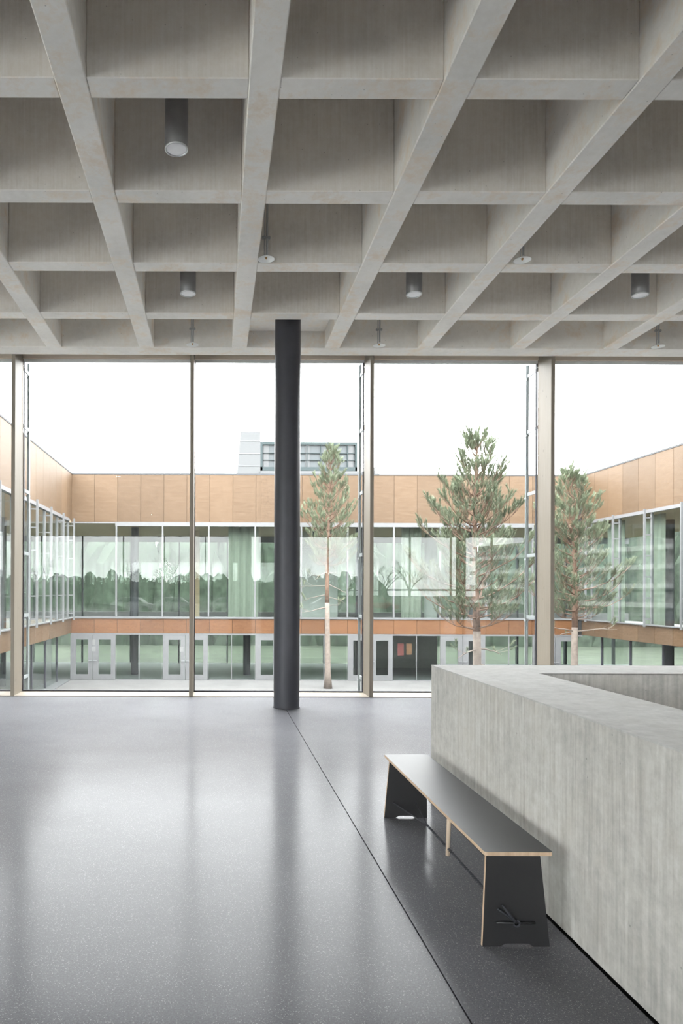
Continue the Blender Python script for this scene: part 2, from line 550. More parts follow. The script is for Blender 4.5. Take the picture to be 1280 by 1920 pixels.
# ------------------------------------------------------------------ hall: rear and side walls
def glazed_wall_y(tn, y, xs, z0, z1, glassm, out=1, deep=0.3):
    """a row of posts with panes along X"""
    t = thing(tn, (xs[0], y, z0), kind='structure')
    for x in xs:
        MB().box(x - 0.03, x + 0.03, y - deep / 2, y + deep / 2, z0, z1).build('post', M['post'], t)
    for a, c in zip(xs[:-1], xs[1:]):
        MB().box(a + 0.03, c - 0.03, y - 0.01, y + 0.01, z0 + 0.03, z1).build('pane', glassm, t)
    b = MB().box(xs[0], xs[-1], y + 0.02, y + 0.07, 1.76, 1.88)
    b.box(xs[0], xs[-1], y - 0.05, y + 0.05, z0, z0 + 0.03)
    b.build('rail', M['gasket'], t)
    return t
rear_x = [7.87 + 2.88 * k for k in range(-8, 10)]
rear_x = [x for x in rear_x if HX0 < x < HX1]
glazed_wall_y('window_20', HY0, [HX0 + 0.04] + rear_x + [HX1 - 0.04], 0, 5.57, M['glass'])
b = MB().box(HX0, HX1, HY0 - 0.3, HY0 + 0.2, 5.57, 7.3)
tag(b.build('wall_rear', M['lightgrey']), kind='structure')
# solid cores standing in the rear of the hall
b = MB().box(0.74, 2.04, -17.6, -16.9, 0, SOF + 0.05)
b.box(2.62, 4.7, -17.6, -16.9, 0, SOF + 0.05)
b.box(19.9, 21.0, -17.6, -16.9, 0, SOF + 0.05)
tag(b.build('wall_core', M['parapet']), kind='structure')

def glazed_wall_x(tn, x, y0, y1, z0, z1, n, glassm):
    t = thing(tn, (x, y0, z0), kind='structure')
    st = (y1 - y0) / n
    for k in range(n + 1):
        MB().box(x - 0.12, x + 0.12, y0 + st * k - 0.03, y0 + st * k + 0.03, z0, z1).build('post', M['post'], t)
        if k < n:
            MB().box(x - 0.01, x + 0.01, y0 + st * k + 0.03, y0 + st * (k + 1) - 0.03, z0 + 0.03, z1).build('pane', glassm, t)
    return t
glazed_wall_x('window_21', HX0, HY0 + 0.1, 11.4, 0, 5.57, 13, M['glass'])
b = MB().box(HX0 - 0.2, HX0 + 0.2, HY0, 11.4, 5.57, 7.3)
tag(b.build('wall_left', M['lightgrey']), kind='structure')
b = MB().box(HX1, HX1 + 0.3, HY0, 11.5, -0.3, 7.3)
tag(b.build('wall_right', M['lightgrey']), kind='structure')
b = MB().box(25.0, HX1, 11.1, 11.6, -0.3, 7.3)
tag(b.build('wall_front_right', M['lightgrey']), kind='structure')

# ------------------------------------------------------------------ round column(s)
def column(x, y, label, r=0.188, top=SOF + 0.26):
    b = MB().cyl(x, y, r, 0.012, top, 48)
    o = b.build('round_column', M['column'], None, (x, y, 0))
    tag(o, label, 'column')
    c = MB().lathe(x, y, [(r - 0.01, 0.0), (r + 0.006, 0.0), (r + 0.006, 0.012), (r - 0.01, 0.012)], 48)
    c.build('base_ring', M['gasket'], o)
    return o
column(1.035, 10.10, 'dark grey round column from floor to ceiling in front of the window wall')
for x, y in ((9.71, -4.3), (18.37, -4.3)):
    b = MB().cyl(x, y, 0.19, 0, SOF + 0.05, 32)
    tag(b.build('trim_%d' % trim_n, M['column']), kind='structure'); trim_n += 1

# ------------------------------------------------------------------ concrete parapet of the stair
PH = 1.107
par = thing('stair_parapet', (PX0, PY1, 0), 'thick board-marked concrete parapet around the stair, right of the bench', 'parapet')
b = MB()
b.box(PX0 + 0.006, PX1, -2.2, PY1, 0.0, PH - 0.004)
b.box(PX1, 5.8, 5.05, PY1, 0.0, PH - 0.004)
b.box(5.2, 5.8, -2.2, 5.05, 0.0, PH - 0.004)
b.box(2.2, PX1, -1.6, 5.05, -2.63, 0.0)
b.box(2.2, 5.4, 5.05, 5.2, -2.63, 0.0)
b.box(5.2, 5.4, -1.6, 5.05, -2.63, 0.0)
b.build('wall_core', M['parapet'], par)
for y0, y1 in ((-2.2, 3.906), (3.914, PY1)):
    MB().cbox(PX0, PX0 + 0.012, y0, y1, 0.012, PH - 0.006, 0.003).build('face_panel', M['parapet'], par)
b = MB()
def ledge(poly, z0, z1):
    b.prism(poly, 'z', z0, z1)
ledge([(PX0 - 0.001, -2.2), (PX1, -2.2), (PX1, 5.05), (5.2, 5.05), (5.2, -2.2), (5.8, -2.2), (5.8, PY1), (PX0 - 0.001, PY1)], PH - 0.008, PH)
lo = b.build('ledge', M['ledge'], par)
# steps going down inside
for i in range(10):
    MB().box(PX1 + 0.01, 5.19, -1.6, 2.2 - 0.30 * i, -0.26 * (10 - i) , -0.26 * (9 - i) - 0.02).build('stair_tread', M['parapet'], par)
MB().box(PX1, 5.2, -1.6, 5.05, -2.75, -2.63).build('landing', M['parapet'], par)

# ------------------------------------------------------------------ bench
BN, BF = 3.29, 5.262
bench = thing('plywood_bench', (1.447, (BN + BF) / 2, 0), 'long black plywood bench with pale edges beside the concrete parapet', 'bench')
SZ = 0.46
def rounded(x0, x1, y0, y1, r, n=4):
    p = []
    for cx, cy, a in ((x1 - r, y0 + r, -90), (x1 - r, y1 - r, 0), (x0 + r, y1 - r, 90), (x0 + r, y0 + r, 180)):
        for k in range(n + 1):
            t = math.radians(a + 90 * k / n)
            p.append((cx + r * math.cos(t), cy + r * math.sin(t)))
    return p
seat = MB().prism(rounded(1.285, 1.612, BN, BF, 0.015), 'z', SZ - 0.018, SZ, 0, 1).build('seat', [M['laminate'], M['ply']], bench)
def bleg(y0, y1, bx0, bx1, tx0, tx1):
    zt = SZ - 0.018
    w = bx1 - bx0
    poly = [(bx0, 0), (bx0 + 0.26 * w, 0), (bx0 + 0.34 * w, 0.014), (bx0 + 0.68 * w, 0.014), (bx0 + 0.76 * w, 0), (bx1, 0), (tx1, zt), (tx0, zt)]
    return MB().prism(poly, 'y', y0, y1, 0, 1).build('leg', [M['laminate'], M['ply']], bench)
bleg(BN + 0.020, BN + 0.038, 1.283, 1.606, 1.300, 1.558)
bleg(BF - 0.075, BF - 0.057, 1.270, 1.592, 1.310, 1.585)
# twisted cord with its toggle stick, tensioned between the legs
def strand(ph, y0, y1, xc, z, turns, r, n):
    pts = []
    for k in range(n + 1):
        t = k / n
        a = ph + 2 * PI * turns * t
        pts.append((xc + r * math.cos(a), y0 + (y1 - y0) * t, z + r * math.sin(a)))
    return pts
YM = 4.70
cord = MB()
for ph in (0, PI):
    pts = [(1.441, BN + 0.035, 0.119)] + strand(ph, BN + 0.10, YM, 1.437, 0.116, 26, 0.0042, 26 * 8)
    pts.append((1.336 if ph else 1.507, BF - 0.076, 0.113))
    cord.tube(pts, 0.0046, 5)
cordo = cord.build('cord', M['rope'], bench)
MB().tube([(1.436, 4.262, 0.072), (1.447, 4.262, SZ - 0.019)], 0.013, 12).build('toggle_stick', M['dowel'], bench)
# peg and knot on the front of the near leg
yk = BN + 0.013
pg = MB().tube([(1.346, yk, 0.117), (1.532, yk, 0.117)], 0.0065, 8).build('peg', M['peg'], bench)
kn = MB()
ring = [(1.441 + 0.014 * math.cos(a * PI / 6), BN + 0.006, 0.117 + 0.014 * math.sin(a * PI / 6)) for a in range(13)]
kn.tube(ring, 0.0055, 6)
kn.tube([(1.437, BN + 0.004, 0.125), (1.405, BN + 0.002, 0.160), (1.372, BN + 0.004, 0.205)], [0.0065, 0.0065, 0.004], 6)
kn.tube([(1.432, BN + 0.006, 0.127), (1.395, BN + 0.010, 0.155), (1.354, BN + 0.014, 0.182)], [0.006, 0.006, 0.004], 6)
kn.build('knot', M['rope'], pg)

# ------------------------------------------------------------------ ceiling lamps
def downlight(x, y, label, lit=False, r=0.10):
    o = thing('cylinder_downlight', (x, y, SOF + RH), label, 'lamp', 'cylinder downlights in the coffers')
    zt = SOF + RH
    MB().lathe(x, y, [(0.0, zt), (r, zt), (r, SOF + 0.014), (r - 0.004, SOF + 0.008), (0.0, SOF + 0.05)], 40).build('housing', M['lampbody'], o)
    MB().lathe(x, y, [(r - 0.001, SOF + 0.014), (r, SOF + 0.004), (r - 0.006, SOF), (r - 0.012, SOF + 0.002), (r - 0.014, SOF + 0.02)], 40).build('rim', M['rim'], o)
    MB().lathe(x, y, [(r - 0.013, SOF + 0.010), (r - 0.03, SOF + 0.008), (0.0, SOF + 0.007)], 40).build('lens', M['lit'] if lit else M['lens'], o)
CELL = [e + (1.44 - CW) / 2 for e in ROWS]       # middle of the coffer beyond each cross beam
xc = lambda k: BX + BW + (PIT - BW) / 2 + PIT * k
downlight(xc(-1) + 0.018, CELL[4], 'large grey cylinder downlight nearest the viewer, upper left coffer')
downlight(xc(-1), CELL[2], 'grey cylinder downlight in the far coffer left of the dark column')
downlight(xc(1), CELL[2], 'grey cylinder downlight in the far coffer right of the dark column')
downlight(xc(3), CELL[2], 'grey cylinder downlight in the far coffer at the right edge')
for y, lb in ((CELL[8], 'higher'), (CELL[16], 'lower')):
    downlight(xc(-3), y, 'lit cylinder downlight behind the viewer, mirrored as the %s bright spot in the window' % lb, True)

def pendant(x, y, z, label):
    o = thing('ceiling_sprinkler', (x, y, SOF + RH), label, 'sprinkler', 'suspended sprinkler discs under the coffers')
    zt = SOF + RH
    MB().tube([(x + 0.008, y, z + 0.05), (x + 0.008, y, zt)], 0.0125, 10).build('pipe', M['zinc'], o)
    MB().tube([(x - 0.022, y, z + 0.02), (x - 0.022, y, zt)], 0.005, 8).build('threaded_rod', M['zinc'], o)
    c = MB().box(x - 0.05, x + 0.045, y - 0.016, y + 0.016, z + 0.235, z + 0.252)
    c.box(x - 0.045, x - 0.03, y - 0.01, y + 0.01, z + 0.225, z + 0.262)
    c.box(x + 0.025, x + 0.04, y - 0.01, y + 0.01, z + 0.225, z + 0.262)
    c.build('clamp', M['zinc'], o)
    d = MB().lathe(x, y, [(0.0, z + 0.030), (0.03, z + 0.028), (0.088, z + 0.004), (0.095, z), (0.088, z + 0.001), (0.03, z + 0.020), (0.0, z + 0.021)], 36)
    d.build('disc', M['disc'], o)
    MB().lathe(x, y, [(0.0, z + 0.021), (0.013, z + 0.021), (0.010, z + 0.004), (0.004, z + 0.002), (0.0, z - 0.006)], 14).build('sprinkler_head', M['brass'], o)
pendant(0.552, 7.80, SOF - 0.035, 'suspended sprinkler disc beside the beam left of the column, second coffer row')
pendant(3.445, 7.80, SOF - 0.035, 'suspended sprinkler disc half hidden by the diagonal beam at upper right')
pendant(xc(-1), 10.52, SOF - 0.035, 'small suspended sprinkler disc above the window left of the column')
pendant(2.47, 10.52, SOF - 0.035, 'small suspended sprinkler disc above the window just right of the column')
pendant(6.72, 10.52, SOF - 0.035, 'small suspended sprinkler disc above the window at the far right')

# ------------------------------------------------------------------ courtyard and the wings around it
GZ = -2.63
LX, RX, WY = -7.02, 17.75, 33.5
b = MB().box(LX, RX, 11.7, WY, GZ - 0.2, GZ)
tag(b.build('courtyard_paving', M['paving']), kind='structure')
b = MB().box(-7.02, 17.75, 11.55, 11.75, GZ, -0.02)
tag(b.build('wall_basement', M['lightgrey']), kind='structure')

PW = 1.117
S_BOT, S_TOP = -0.37, 0.35
G0, G1, C0, C1 = 0.44, 4.82, 5.02, 7.33
BAY = 2.24

def panel_mesh(w, h, along, mat, gap=0.013, t=0.03):
    if along == 'x':
        return MB().cbox(gap / 2, w - gap / 2, -t, 0, gap / 2, h - gap / 2, 0.003).mesh('cladding_panel', mat)
    return MB().cbox(-t / 2, t / 2, gap / 2, w - gap / 2, gap / 2, h - gap / 2, 0.003).mesh('cladding_panel', mat)

# --- far wing
far = thing('courtyard_wing', (5.4, WY, GZ), 'orange plywood-clad wing straight across the courtyard with white-framed doors below', 'building')
MB().box(LX - 7, RX + 7, WY + 0.02, 41.5, C0 - 0.05, C1).build('roof_slab', M['soffitwood'], far)
MB().box(LX - 7, RX + 7, WY + 0.02, 41.5, S_BOT + 0.02, 0.0).build('floor_slab', M['darkfloor'], far)
MB().box(LX - 7, RX + 7, WY + 0.02, 41.5, GZ - 0.2, GZ + 0.01).build('ground_slab', M['darkfloor'], far)
MB().box(LX, RX, WY - 0.045, WY + 0.02, C1, C1 + 0.07).build('roof_coping', M['coping'], far)
pm = panel_mesh(PW, C1 - C0, 'x', M['clad'])
pl = panel_mesh(PW, S_TOP - S_BOT, 'x', M['cladlow'])
n = int((RX - LX) / PW)
for k in range(n + 1):
    w = min(PW, RX - LX - PW * k)
    if w < 0.2:
        continue
    if w < PW - 0.01:
        a = panel_mesh(w, C1 - C0, 'x', M['clad']); c = panel_mesh(w, S_TOP - S_BOT, 'x', M['cladlow'])
    else:
        a, c = pm, pl
    inst(a, 'cladding_panel', (LX + PW * k, WY, C0), far)
    inst(c, 'cladding_panel', (LX + PW * k, WY, S_BOT), far)
MB().box(LX, RX, WY, WY + 0.02, S_BOT, S_TOP).build('backing', M['joint'], far)
MB().box(LX, RX, WY, WY + 0.02, C0, C1).build('backing', M['joint'], far)
FX0 = -4.84
FX1 = FX0 + 9 * BAY
MB().box(FX0 - 0.05, FX1 + 0.05, WY - 0.10, WY + 0.05, G1, C0).build('window_head', M['white'], far)
MB().box(LX, FX0 - 0.05, WY - 0.03, WY + 0.05, C0 - 0.06, C0).build('window_head', M['lightgrey'], far)
MB().box(LX, RX, WY - 0.08, WY + 0.05, S_TOP, G0).build('window_sill', M['white'], far)
mm = MB().box(-0.035, 0.035, -0.10, 0.04, 0, G1 - G0).mesh('mullion', M['white'])
pane = MB().box(0.03, BAY - 0.03, 0.0, 0.02, 0, G1 - G0).mesh('pane', M['farglass'])
for k in range(10):
    inst(mm, 'mullion', (FX0 + BAY * k, WY, G0), far)
    if k < 9:
        inst(pane, 'pane', (FX0 + BAY * k, WY, G0), far)
MB().box(LX + 0.02, FX0 - 0.035, WY, WY + 0.02, G0, C0 - 0.06).build('pane', M['farglass'], far)
MB().box(FX1 + 0.035, RX - 0.02, WY, WY + 0.02, G0, G1).build('pane', M['farglass'], far)
MB().box(LX, RX, WY - 0.06, WY + 0.02, S_BOT - 0.07, S_BOT).build('door_head', M['white'], far)
# ground floor: double doors alternate with glazed bays
DZ = S_BOT - 0.07
for k in range(-1, 10):
    x0 = FX0 + BAY * k
    if x0 + BAY > RX:
        continue
    if k % 2:                                    # double door
        for s in (0, 1):
            a = x0 + 0.03 + s * (BAY / 2 - 0.02)
            w = BAY / 2 - 0.04
            d = MB()
            d.box(a, a + 0.27, WY - 0.05, WY + 0.01, GZ + 0.01, DZ)
            d.box(a + w - 0.22, a + w, WY - 0.05, WY + 0.01, GZ + 0.01, DZ)
            d.box(a + 0.27, a + w - 0.22, WY - 0.05, WY + 0.01, GZ + 0.01, GZ + 0.27)
            d.box(a + 0.27, a + w - 0.22, WY - 0.05, WY + 0.01, DZ - 0.24, DZ)
            door = d.build('door', M['white'], far)
            MB().box(a + 0.27, a + w - 0.22, WY - 0.02, WY, GZ + 0.27, DZ - 0.24).build('pane', M['farglass'], door)
            hx = a + w - 0.10 if s == 0 else a + 0.10
            MB().box(hx - 0.09, hx + 0.09, WY - 0.10, WY - 0.075, GZ + 0.92, GZ + 0.95).build('handle', M['zinc'], door)
            if (k, s) in ((-1, 1), (1, 0), (3, 1)):
                MB().box(hx - 0.16, hx + 0.02, WY - 0.056, WY - 0.05, GZ + 1.38, GZ + 1.62).build('notice', M['paper'], door)
            if (k, s) == (-1, 1):
                MB().box(hx - 0.13, hx, WY - 0.056, WY - 0.05, GZ + 1.68, GZ + 1.95).build('notice', M['paper'], door)
    else:
        MB().box(x0 + 0.03, x0 + BAY - 0.03, WY - 0.01, WY + 0.01, GZ + 0.04, DZ).build('pane', M['farglass'], far)
        MB().box(x0 + BAY / 2 - 0.02, x0 + BAY / 2 + 0.02, WY - 0.05, WY + 0.02, GZ, DZ).build('mullion', M['white'], far)
        MB().box(x0, x0 + BAY, WY - 0.04, WY + 0.02, GZ, GZ + 0.04).build('threshold', M['lightgrey'], far)
# inside: columns, a few walls and curtains, the glazing on the other side
for x in (-4.2, 1.6, 7.4, 13.2):
    MB().cyl(x, WY + 2.2, 0.19, GZ, C0 - 0.05, 20).build('column', M['column'], far)
for x0, x1, m in ((-1.15, -0.9, 'soffitwood'), (4.6, 6.6, 'inner'), (11.4, 12.0, 'inner')):
    MB().box(x0, x1, WY + 4.0, WY + 4.3, 0, C0 - 0.05).build('inner_wall', M[m], far)
for x0, w in ((0.6, 1.5), (9.2, 1.0), (15.3, 1.2)):
    c = MB()
    nn = 14
    top = [(x0 + w * i / nn, WY + 0.8 + 0.05 * math.sin(i * 2.3)) for i in range(nn + 1)]
    for p, q in zip(top[:-1], top[1:]):
        c.face([(p[0], p[1], 0.02), (q[0], q[1], 0.02), (q[0], q[1], C0 - 0.1), (p[0], p[1], C0 - 0.1)], 0, True)
    c.build('curtain', M['curtain'], far)
MB().box(7.6, 12.5, WY + 5.5, WY + 5.7, GZ, S_BOT).build('inner_wall', M['inner'], far)
MB().box(8.95, 9.25, WY + 0.5, WY + 0.52, -1.45, -0.85).build('poster', M['red'], far)
MB().box(9.38, 9.65, WY + 0.5, WY + 0.52, -1.40, -0.85).build('poster', M['orangepaper'], far)
for k in range(14):
    x = LX - 6.8 + 2.9 * k
    MB().box(x - 0.04, x + 0.04, 41.35, 41.6, GZ, C0).build('rear_post', M['column'], far)
MB().box(LX - 7, RX + 7, 41.46, 41.48, GZ, C0).build('rear_pane', M['farglass'], far)
b = MB().box(LX - 7, RX + 7, 41.42, 41.6, S_BOT, G0)
b.box(LX - 7, RX + 7, 41.42, 41.6, C0 - 0.4, C1)
b.build('rear_band', M['lightgrey'], far)

# --- side wings
def side_wing(name, X, sgn, label, m_up, m_low):
    """facade plane at X facing the courtyard; sgn is the side on which the interior lies"""
    o = thing(name, (X, 22.0, GZ), label, 'building')
    y0, y1 = 11.75, WY
    xi, xe = sorted((X + sgn * 0.03, X + sgn * 7.0))
    MB().box(xi, xe, 11.2, WY + 0.02, C0 - 0.05, C1).build('roof_slab', M['soffitwood'], o)
    MB().box(xi, xe, 11.2, WY + 0.02, S_BOT + 0.02, 0).build('floor_slab', M['darkfloor'], o)
    MB().box(xi, xe, 11.2, WY + 0.02, GZ - 0.2, GZ + 0.01).build('ground_slab', M['darkfloor'], o)
    a0, a1 = sorted((X - sgn * 0.03, X + sgn * 0.05))
    MB().box(a0, a1, y0, y1, C1, C1 + 0.07).build('roof_coping', M['coping'], o)
    a0, a1 = sorted((X + sgn * 0.016, X + sgn * 0.03))
    MB().box(a0, a1, y0, y1, C0 + 0.1, C1).build('backing', M['joint'], o)
    MB().box(a0, a1, y0, y1, S_BOT, S_TOP).build('backing', M['joint'], o)
    u = panel_mesh(PW, C1 - C0 - 0.08, 'y', m_up)
    l = panel_mesh(PW, S_TOP - S_BOT, 'y', m_low)
    k = 0
    while y1 - PW * (k + 1) > y0:
        inst(u, 'cladding_panel', (X, y1 - PW * (k + 1), C0 + 0.08), o)
        inst(l, 'cladding_panel', (X, y1 - PW * (k + 1), S_BOT), o)
        k += 1
    a0, a1 = sorted((X - sgn * 0.10, X + sgn * 0.03))
    MB().box(a0, a1, y0, 32.62, C0 - 0.06, C0 + 0.08).build('window_head', M['lightgrey'], o)
    MB().box(a0, a1, y0, y1, S_TOP, S_TOP + 0.05).build('window_sill', M['white'], o)
    zb, zt = S_TOP + 0.05, C0 - 0.06
    ml = MB().box(-0.04, 0.06, -0.03, 0.03, zb, zt).mesh('mullion', M['white'])
    pn = MB().box(-0.01, 0.01, 0.03, BAY - 0.03, zb, zt).mesh('pane', M['farglass'])
    r0, r1 = sorted((-sgn * 0.26, -sgn * 0.34))
    rl = MB().box(r0, r1, -0.024, 0.024, zb - 0.1, zt + 0.15).mesh('guide_rail', M['white'])
    q0, q1 = sorted((-sgn * 0.04, -sgn * 0.26))
    bk = MB().box(q0, q1, -0.02, 0.02, -0.025, 0.025).mesh('bracket', M['white'])
    y = 32.62
    while y > y0:
        inst(ml, 'mullion', (X, y, 0), o)
        if y - BAY > y0 - 1:
            inst(pn, 'pane', (X, y - BAY, 0), o)
        g = inst(rl, 'guide_rail', (X, y, 0), o)
        for z in (0.62, 1.48, 2.34, 3.20, 4.06, 4.75):
            inst(bk, 'bracket', (X, y, z), g)
        y -= BAY
    MB().box(X - 0.01, X + 0.01, 32.65, y1 - 0.02, zb, zt).build('pane', M['farglass'], o)
    # ground floor glazing, dark columns and back wall
    y = 32.62
    gp = MB().box(-0.01, 0.01, 0.03, BAY - 0.03, GZ, S_BOT).mesh('pane', M['farglass'])
    gm = MB().box(-0.04, 0.04, -0.04, 0.04, GZ, S_BOT).mesh('mullion', M['column'])
    xg = X + sgn * 0.5
    while y > y0 + BAY:
        inst(gm, 'mullion', (xg, y, 0), o)
        inst(gp, 'pane', (xg, y - BAY, 0), o)
        y -= BAY
    for yy in (16, 21, 26, 31):
        MB().cyl(X + sgn * 2.6, yy, 0.19, GZ, C0, 20).build('column', M['column'], o)
    if sgn > 0:
        for yy in (24.6, 28.2, 31.0):
            c = MB()
            for i in range(10):
                ya, yb = yy + 0.13 * i, yy + 0.13 * (i + 1)
                xa, xb = X + 0.6 + 0.05 * math.sin(i * 2.3), X + 0.6 + 0.05 * math.sin((i + 1) * 2.3)
                c.face([(xa, ya, 0.02), (xb, yb, 0.02), (xb, yb, zt), (xa, ya, zt)], 0, True)
            c.build('curtain', M['curtain'], o)
        MB().box(X + 5.0, X + 5.2, 11.7, WY, GZ, S_BOT).build('inner_wall', M['inner'], o)
    else:
        MB().box(X - 5.2, X - 5.0, 11.7, WY, GZ, S_BOT).build('inner_wall', M['fargrey'], o)
    xo = X + sgn * 7.0
    for kk in range(8):
        yy = 11.7 + 2.9 * kk
        MB().box(xo - 0.1, xo + 0.1, yy - 0.04, yy + 0.04, GZ, C0).build('rear_post', M['column'], o)
    MB().box(xo - 0.01, xo + 0.01, 11.5, WY, GZ, C0).build('rear_pane', M['farglass'], o)
    b = MB().box(xo - 0.1, xo + 0.1, 11.5, WY, S_BOT, 0.1)
    b.box(xo - 0.1, xo + 0.1, 11.5, WY, C0 - 0.3, C1)
    b.build('rear_band', M['lightgrey'], o)
    return o
side_wing('courtyard_wing', LX, -1, 'pale plywood-clad wing along the left side of the courtyard', M['clad'], M['clad'])
side_wing('courtyard_wing', RX, 1, 'orange plywood-clad wing along the right side of the courtyard with curtained glazing', M['clad'], M['clad'])

# ------------------------------------------------------------------ pines in the courtyard
def tuft_template(r, n, ln, wd, shoot):
    """needles around a short shoot that points along +Z"""
    V = []
    for i in range(n):
        h = shoot * (i / n) ** 0.8
        a = i * 2.399
        el = math.radians(r.uniform(25, 62) + 24 * i / n)
        d = Vector((math.cos(a) * math.cos(el), math.sin(a) * math.cos(el), math.sin(el)))
        s = d.cross(Vector((0.3, 0.2, 1))).normalized() * wd
        o = Vector((0, 0, h))
        l = ln * r.uniform(0.8, 1.15)
        V += [o - s, o + s, o + d * l]
    return np.array(V, dtype=np.float64)

def foliage_mesh(name, tufts, mat, seed, n=40, ln=0.11, wd=0.0075, shoot=0.20):
    r = random.Random(seed)
    T = [tuft_template(r, n, ln, wd, shoot) for _ in range(5)]
    out = []
    for p, d, s in tufts:
        q = Vector((0, 0, 1)).rotation_difference(Vector(d)).to_matrix()
        t = r.choice(T) * s
        out.append(t @ np.array(q).T + np.array(p))
    V = np.concatenate(out)
    me = bpy.data.meshes.new(name)
    k = len(V)
    me.vertices.add(k); me.vertices.foreach_set('co', V.ravel())
    me.loops.add(k); me.loops.foreach_set('vertex_index', np.arange(k, dtype=np.int32))
    me.polygons.add(k // 3)
    me.polygons.foreach_set('loop_start', np.arange(0, k, 3, dtype=np.int32))
    me.update(calc_edges=True)
    me.materials.append(mat)
    return me

def pine(base, H, z_live, z_dead, rmax, trunk_r, seed, label, dens=1.0):
    r = random.Random(seed)
    o = thing('pine_tree', base, label, 'tree', 'young pines planted in the courtyard')
    B = Vector(base)
    ntr = 14
    tp, tr = [], []
    for i in range(ntr + 1):
        t = i / ntr
        w = 0.10 * math.sin(t * 5 + seed)
        tp.append(B + Vector((w * t, 0.06 * math.sin(t * 4 + 2 * seed), H * t)))
        tr.append(trunk_r * (1 - t) ** 0.75 + 0.010 + (0.05 * trunk_r / 0.1 if i == 0 else 0))
    def at(z):
        t = max(0, min(0.999, z / H)) * ntr
        i = int(t)
        return tp[i].lerp(tp[i + 1], t - i)
    cut = 5
    MB().tube(tp[:cut + 1], tr[:cut + 1], 12).build('lower_trunk', M['barkwashed'], o)
    br, dead = MB(), MB()
    br.tube(tp[cut:], tr[cut:], 10)
    tufts = []
    z = z_dead
    while z < H - 0.25:
        live = z >= z_live
        t = (z - z_live) / (H - z_live) if live else 0
        nb = r.choice((4, 5, 5, 6)) if live else r.choice((2, 3))
        a0 = r.uniform(0, 6.28)
        for i in range(nb):
            az = a0 + 2 * PI * i / nb + r.uniform(-0.35, 0.35)
            prof = (min(1, 0.72 + 1.6 * t) if t < 0.18 else 1.0) * (1 - t) ** 0.80
            Lb = (rmax * prof * r.uniform(0.45, 1.2) + 0.14) if live else rmax * r.uniform(0.5, 0.95)
            el = math.radians((-2 + 54 * t ** 0.8 + r.uniform(-10, 12)) if live else r.uniform(-25, 12))
            p0 = at(z + r.uniform(-0.08, 0.08))
            hd = Vector((math.cos(az), math.sin(az), 0))
            pts = []
            m = 6
            for j in range(m + 1):
                s = j / m
                e = el + (0.35 if live else -0.10) * s * s
                pts.append(p0 + hd * (Lb * s * math.cos(el * 0.8)) + Vector((0, 0, Lb * s * math.sin(e))) + Vector((r.uniform(-1, 1), r.uniform(-1, 1), r.uniform(-1, 1))) * 0.03 * Lb * s)
            rb = 0.012 + 0.013 * Lb
            (br if live else dead).tube(pts, [rb * (1 - 0.8 * j / m) for j in range(m + 1)], 5)
            def bp(s):
                k = min(m - 1, int(s * m)); return pts[k].lerp(pts[k + 1], s * m - k)
            dirb = (pts[-1] - pts[-3]).normalized()
            nside = int((4 + 8 * Lb) * dens) if live else r.choice((1, 2, 3, 4))
            for q in range(nside):
                s = r.uniform(0.30, 1.0) if live else r.uniform(0.5, 1.0)
                sd = 1 if q % 2 else -1
                side = Vector((-hd.y, hd.x, 0)) * sd
                dv = (dirb * r.uniform(0.5, 1.0) + side * r.uniform(0.35, 1.0) + Vector((0, 0, r.uniform(0.1, 0.75)))).normalized()
                lt = Lb * 0.30 * (1.15 - s * 0.6) * r.uniform(0.5, 1.2) + 0.08
                a = bp(s); e = a + dv * lt
                (br if live else dead).tube([a, a.lerp(e, 0.5) + Vector((0, 0, -0.01)), e], [0.007, 0.006, 0.004], 3)
                nt = max(1, int(lt / 0.16)) if live else 1
                for u in range(nt):
                    w = 1 - u / max(1, nt) * 0.8
                    dd = (dv * 0.7 + Vector((r.uniform(-0.5, 0.5), r.uniform(-0.5, 0.5), r.uniform(0.35, 1.1)))).normalized()
                    tufts.append((a.lerp(e, w), dd, r.uniform(0.75, 1.2)))
            for u in range(3 if live else 0):
                dd = (dirb + Vector((r.uniform(-0.4, 0.4), r.uniform(-0.4, 0.4), r.uniform(0.5, 1.1)))).normalized()
                tufts.append((pts[-1] - dirb * 0.07 * u, dd, r.uniform(0.9, 1.3)))
        z += (0.28 if live else 0.5) * r.uniform(0.8, 1.2)
    for u in range(7):
        a = u * 0.9
        dd = Vector((0.25 * math.cos(a), 0.25 * math.sin(a), 1)).normalized()
        tufts.append((at(H - 0.05 - 0.07 * u), dd, 1.3))
    br.build('branches', M['bark'], o)
    if dead.v:
        dead.build('bare_branches', M['barkwashed'], o)
    f = bpy.data.objects.new('foliage', foliage_mesh('foliage', [((p - B), d, s) for p, d, s in tufts], M['needle'], seed))
    COL.objects.link(f)
    f.parent = o
    f['kind'] = 'stuff'
    return o
def on_ground(px_, depth):
    return ((px_ - 405) / F_PX * depth, depth, GZ)
pine(on_ground(615, 30.8), 10.7, 5.5, 3.6, 1.35, 0.125, 3, 'smaller pine just right of the dark column, slender bare trunk')
pine(on_ground(893, 20.0), 8.95, 3.0, 2.2, 1.95, 0.135, 8, 'largest pine, in the third window left of the post behind the parapet')
pine(on_ground(1076, 24.0), 8.7, 3.2, 2.9, 1.65, 0.125, 12, 'pine in the right-hand window by the right wing')

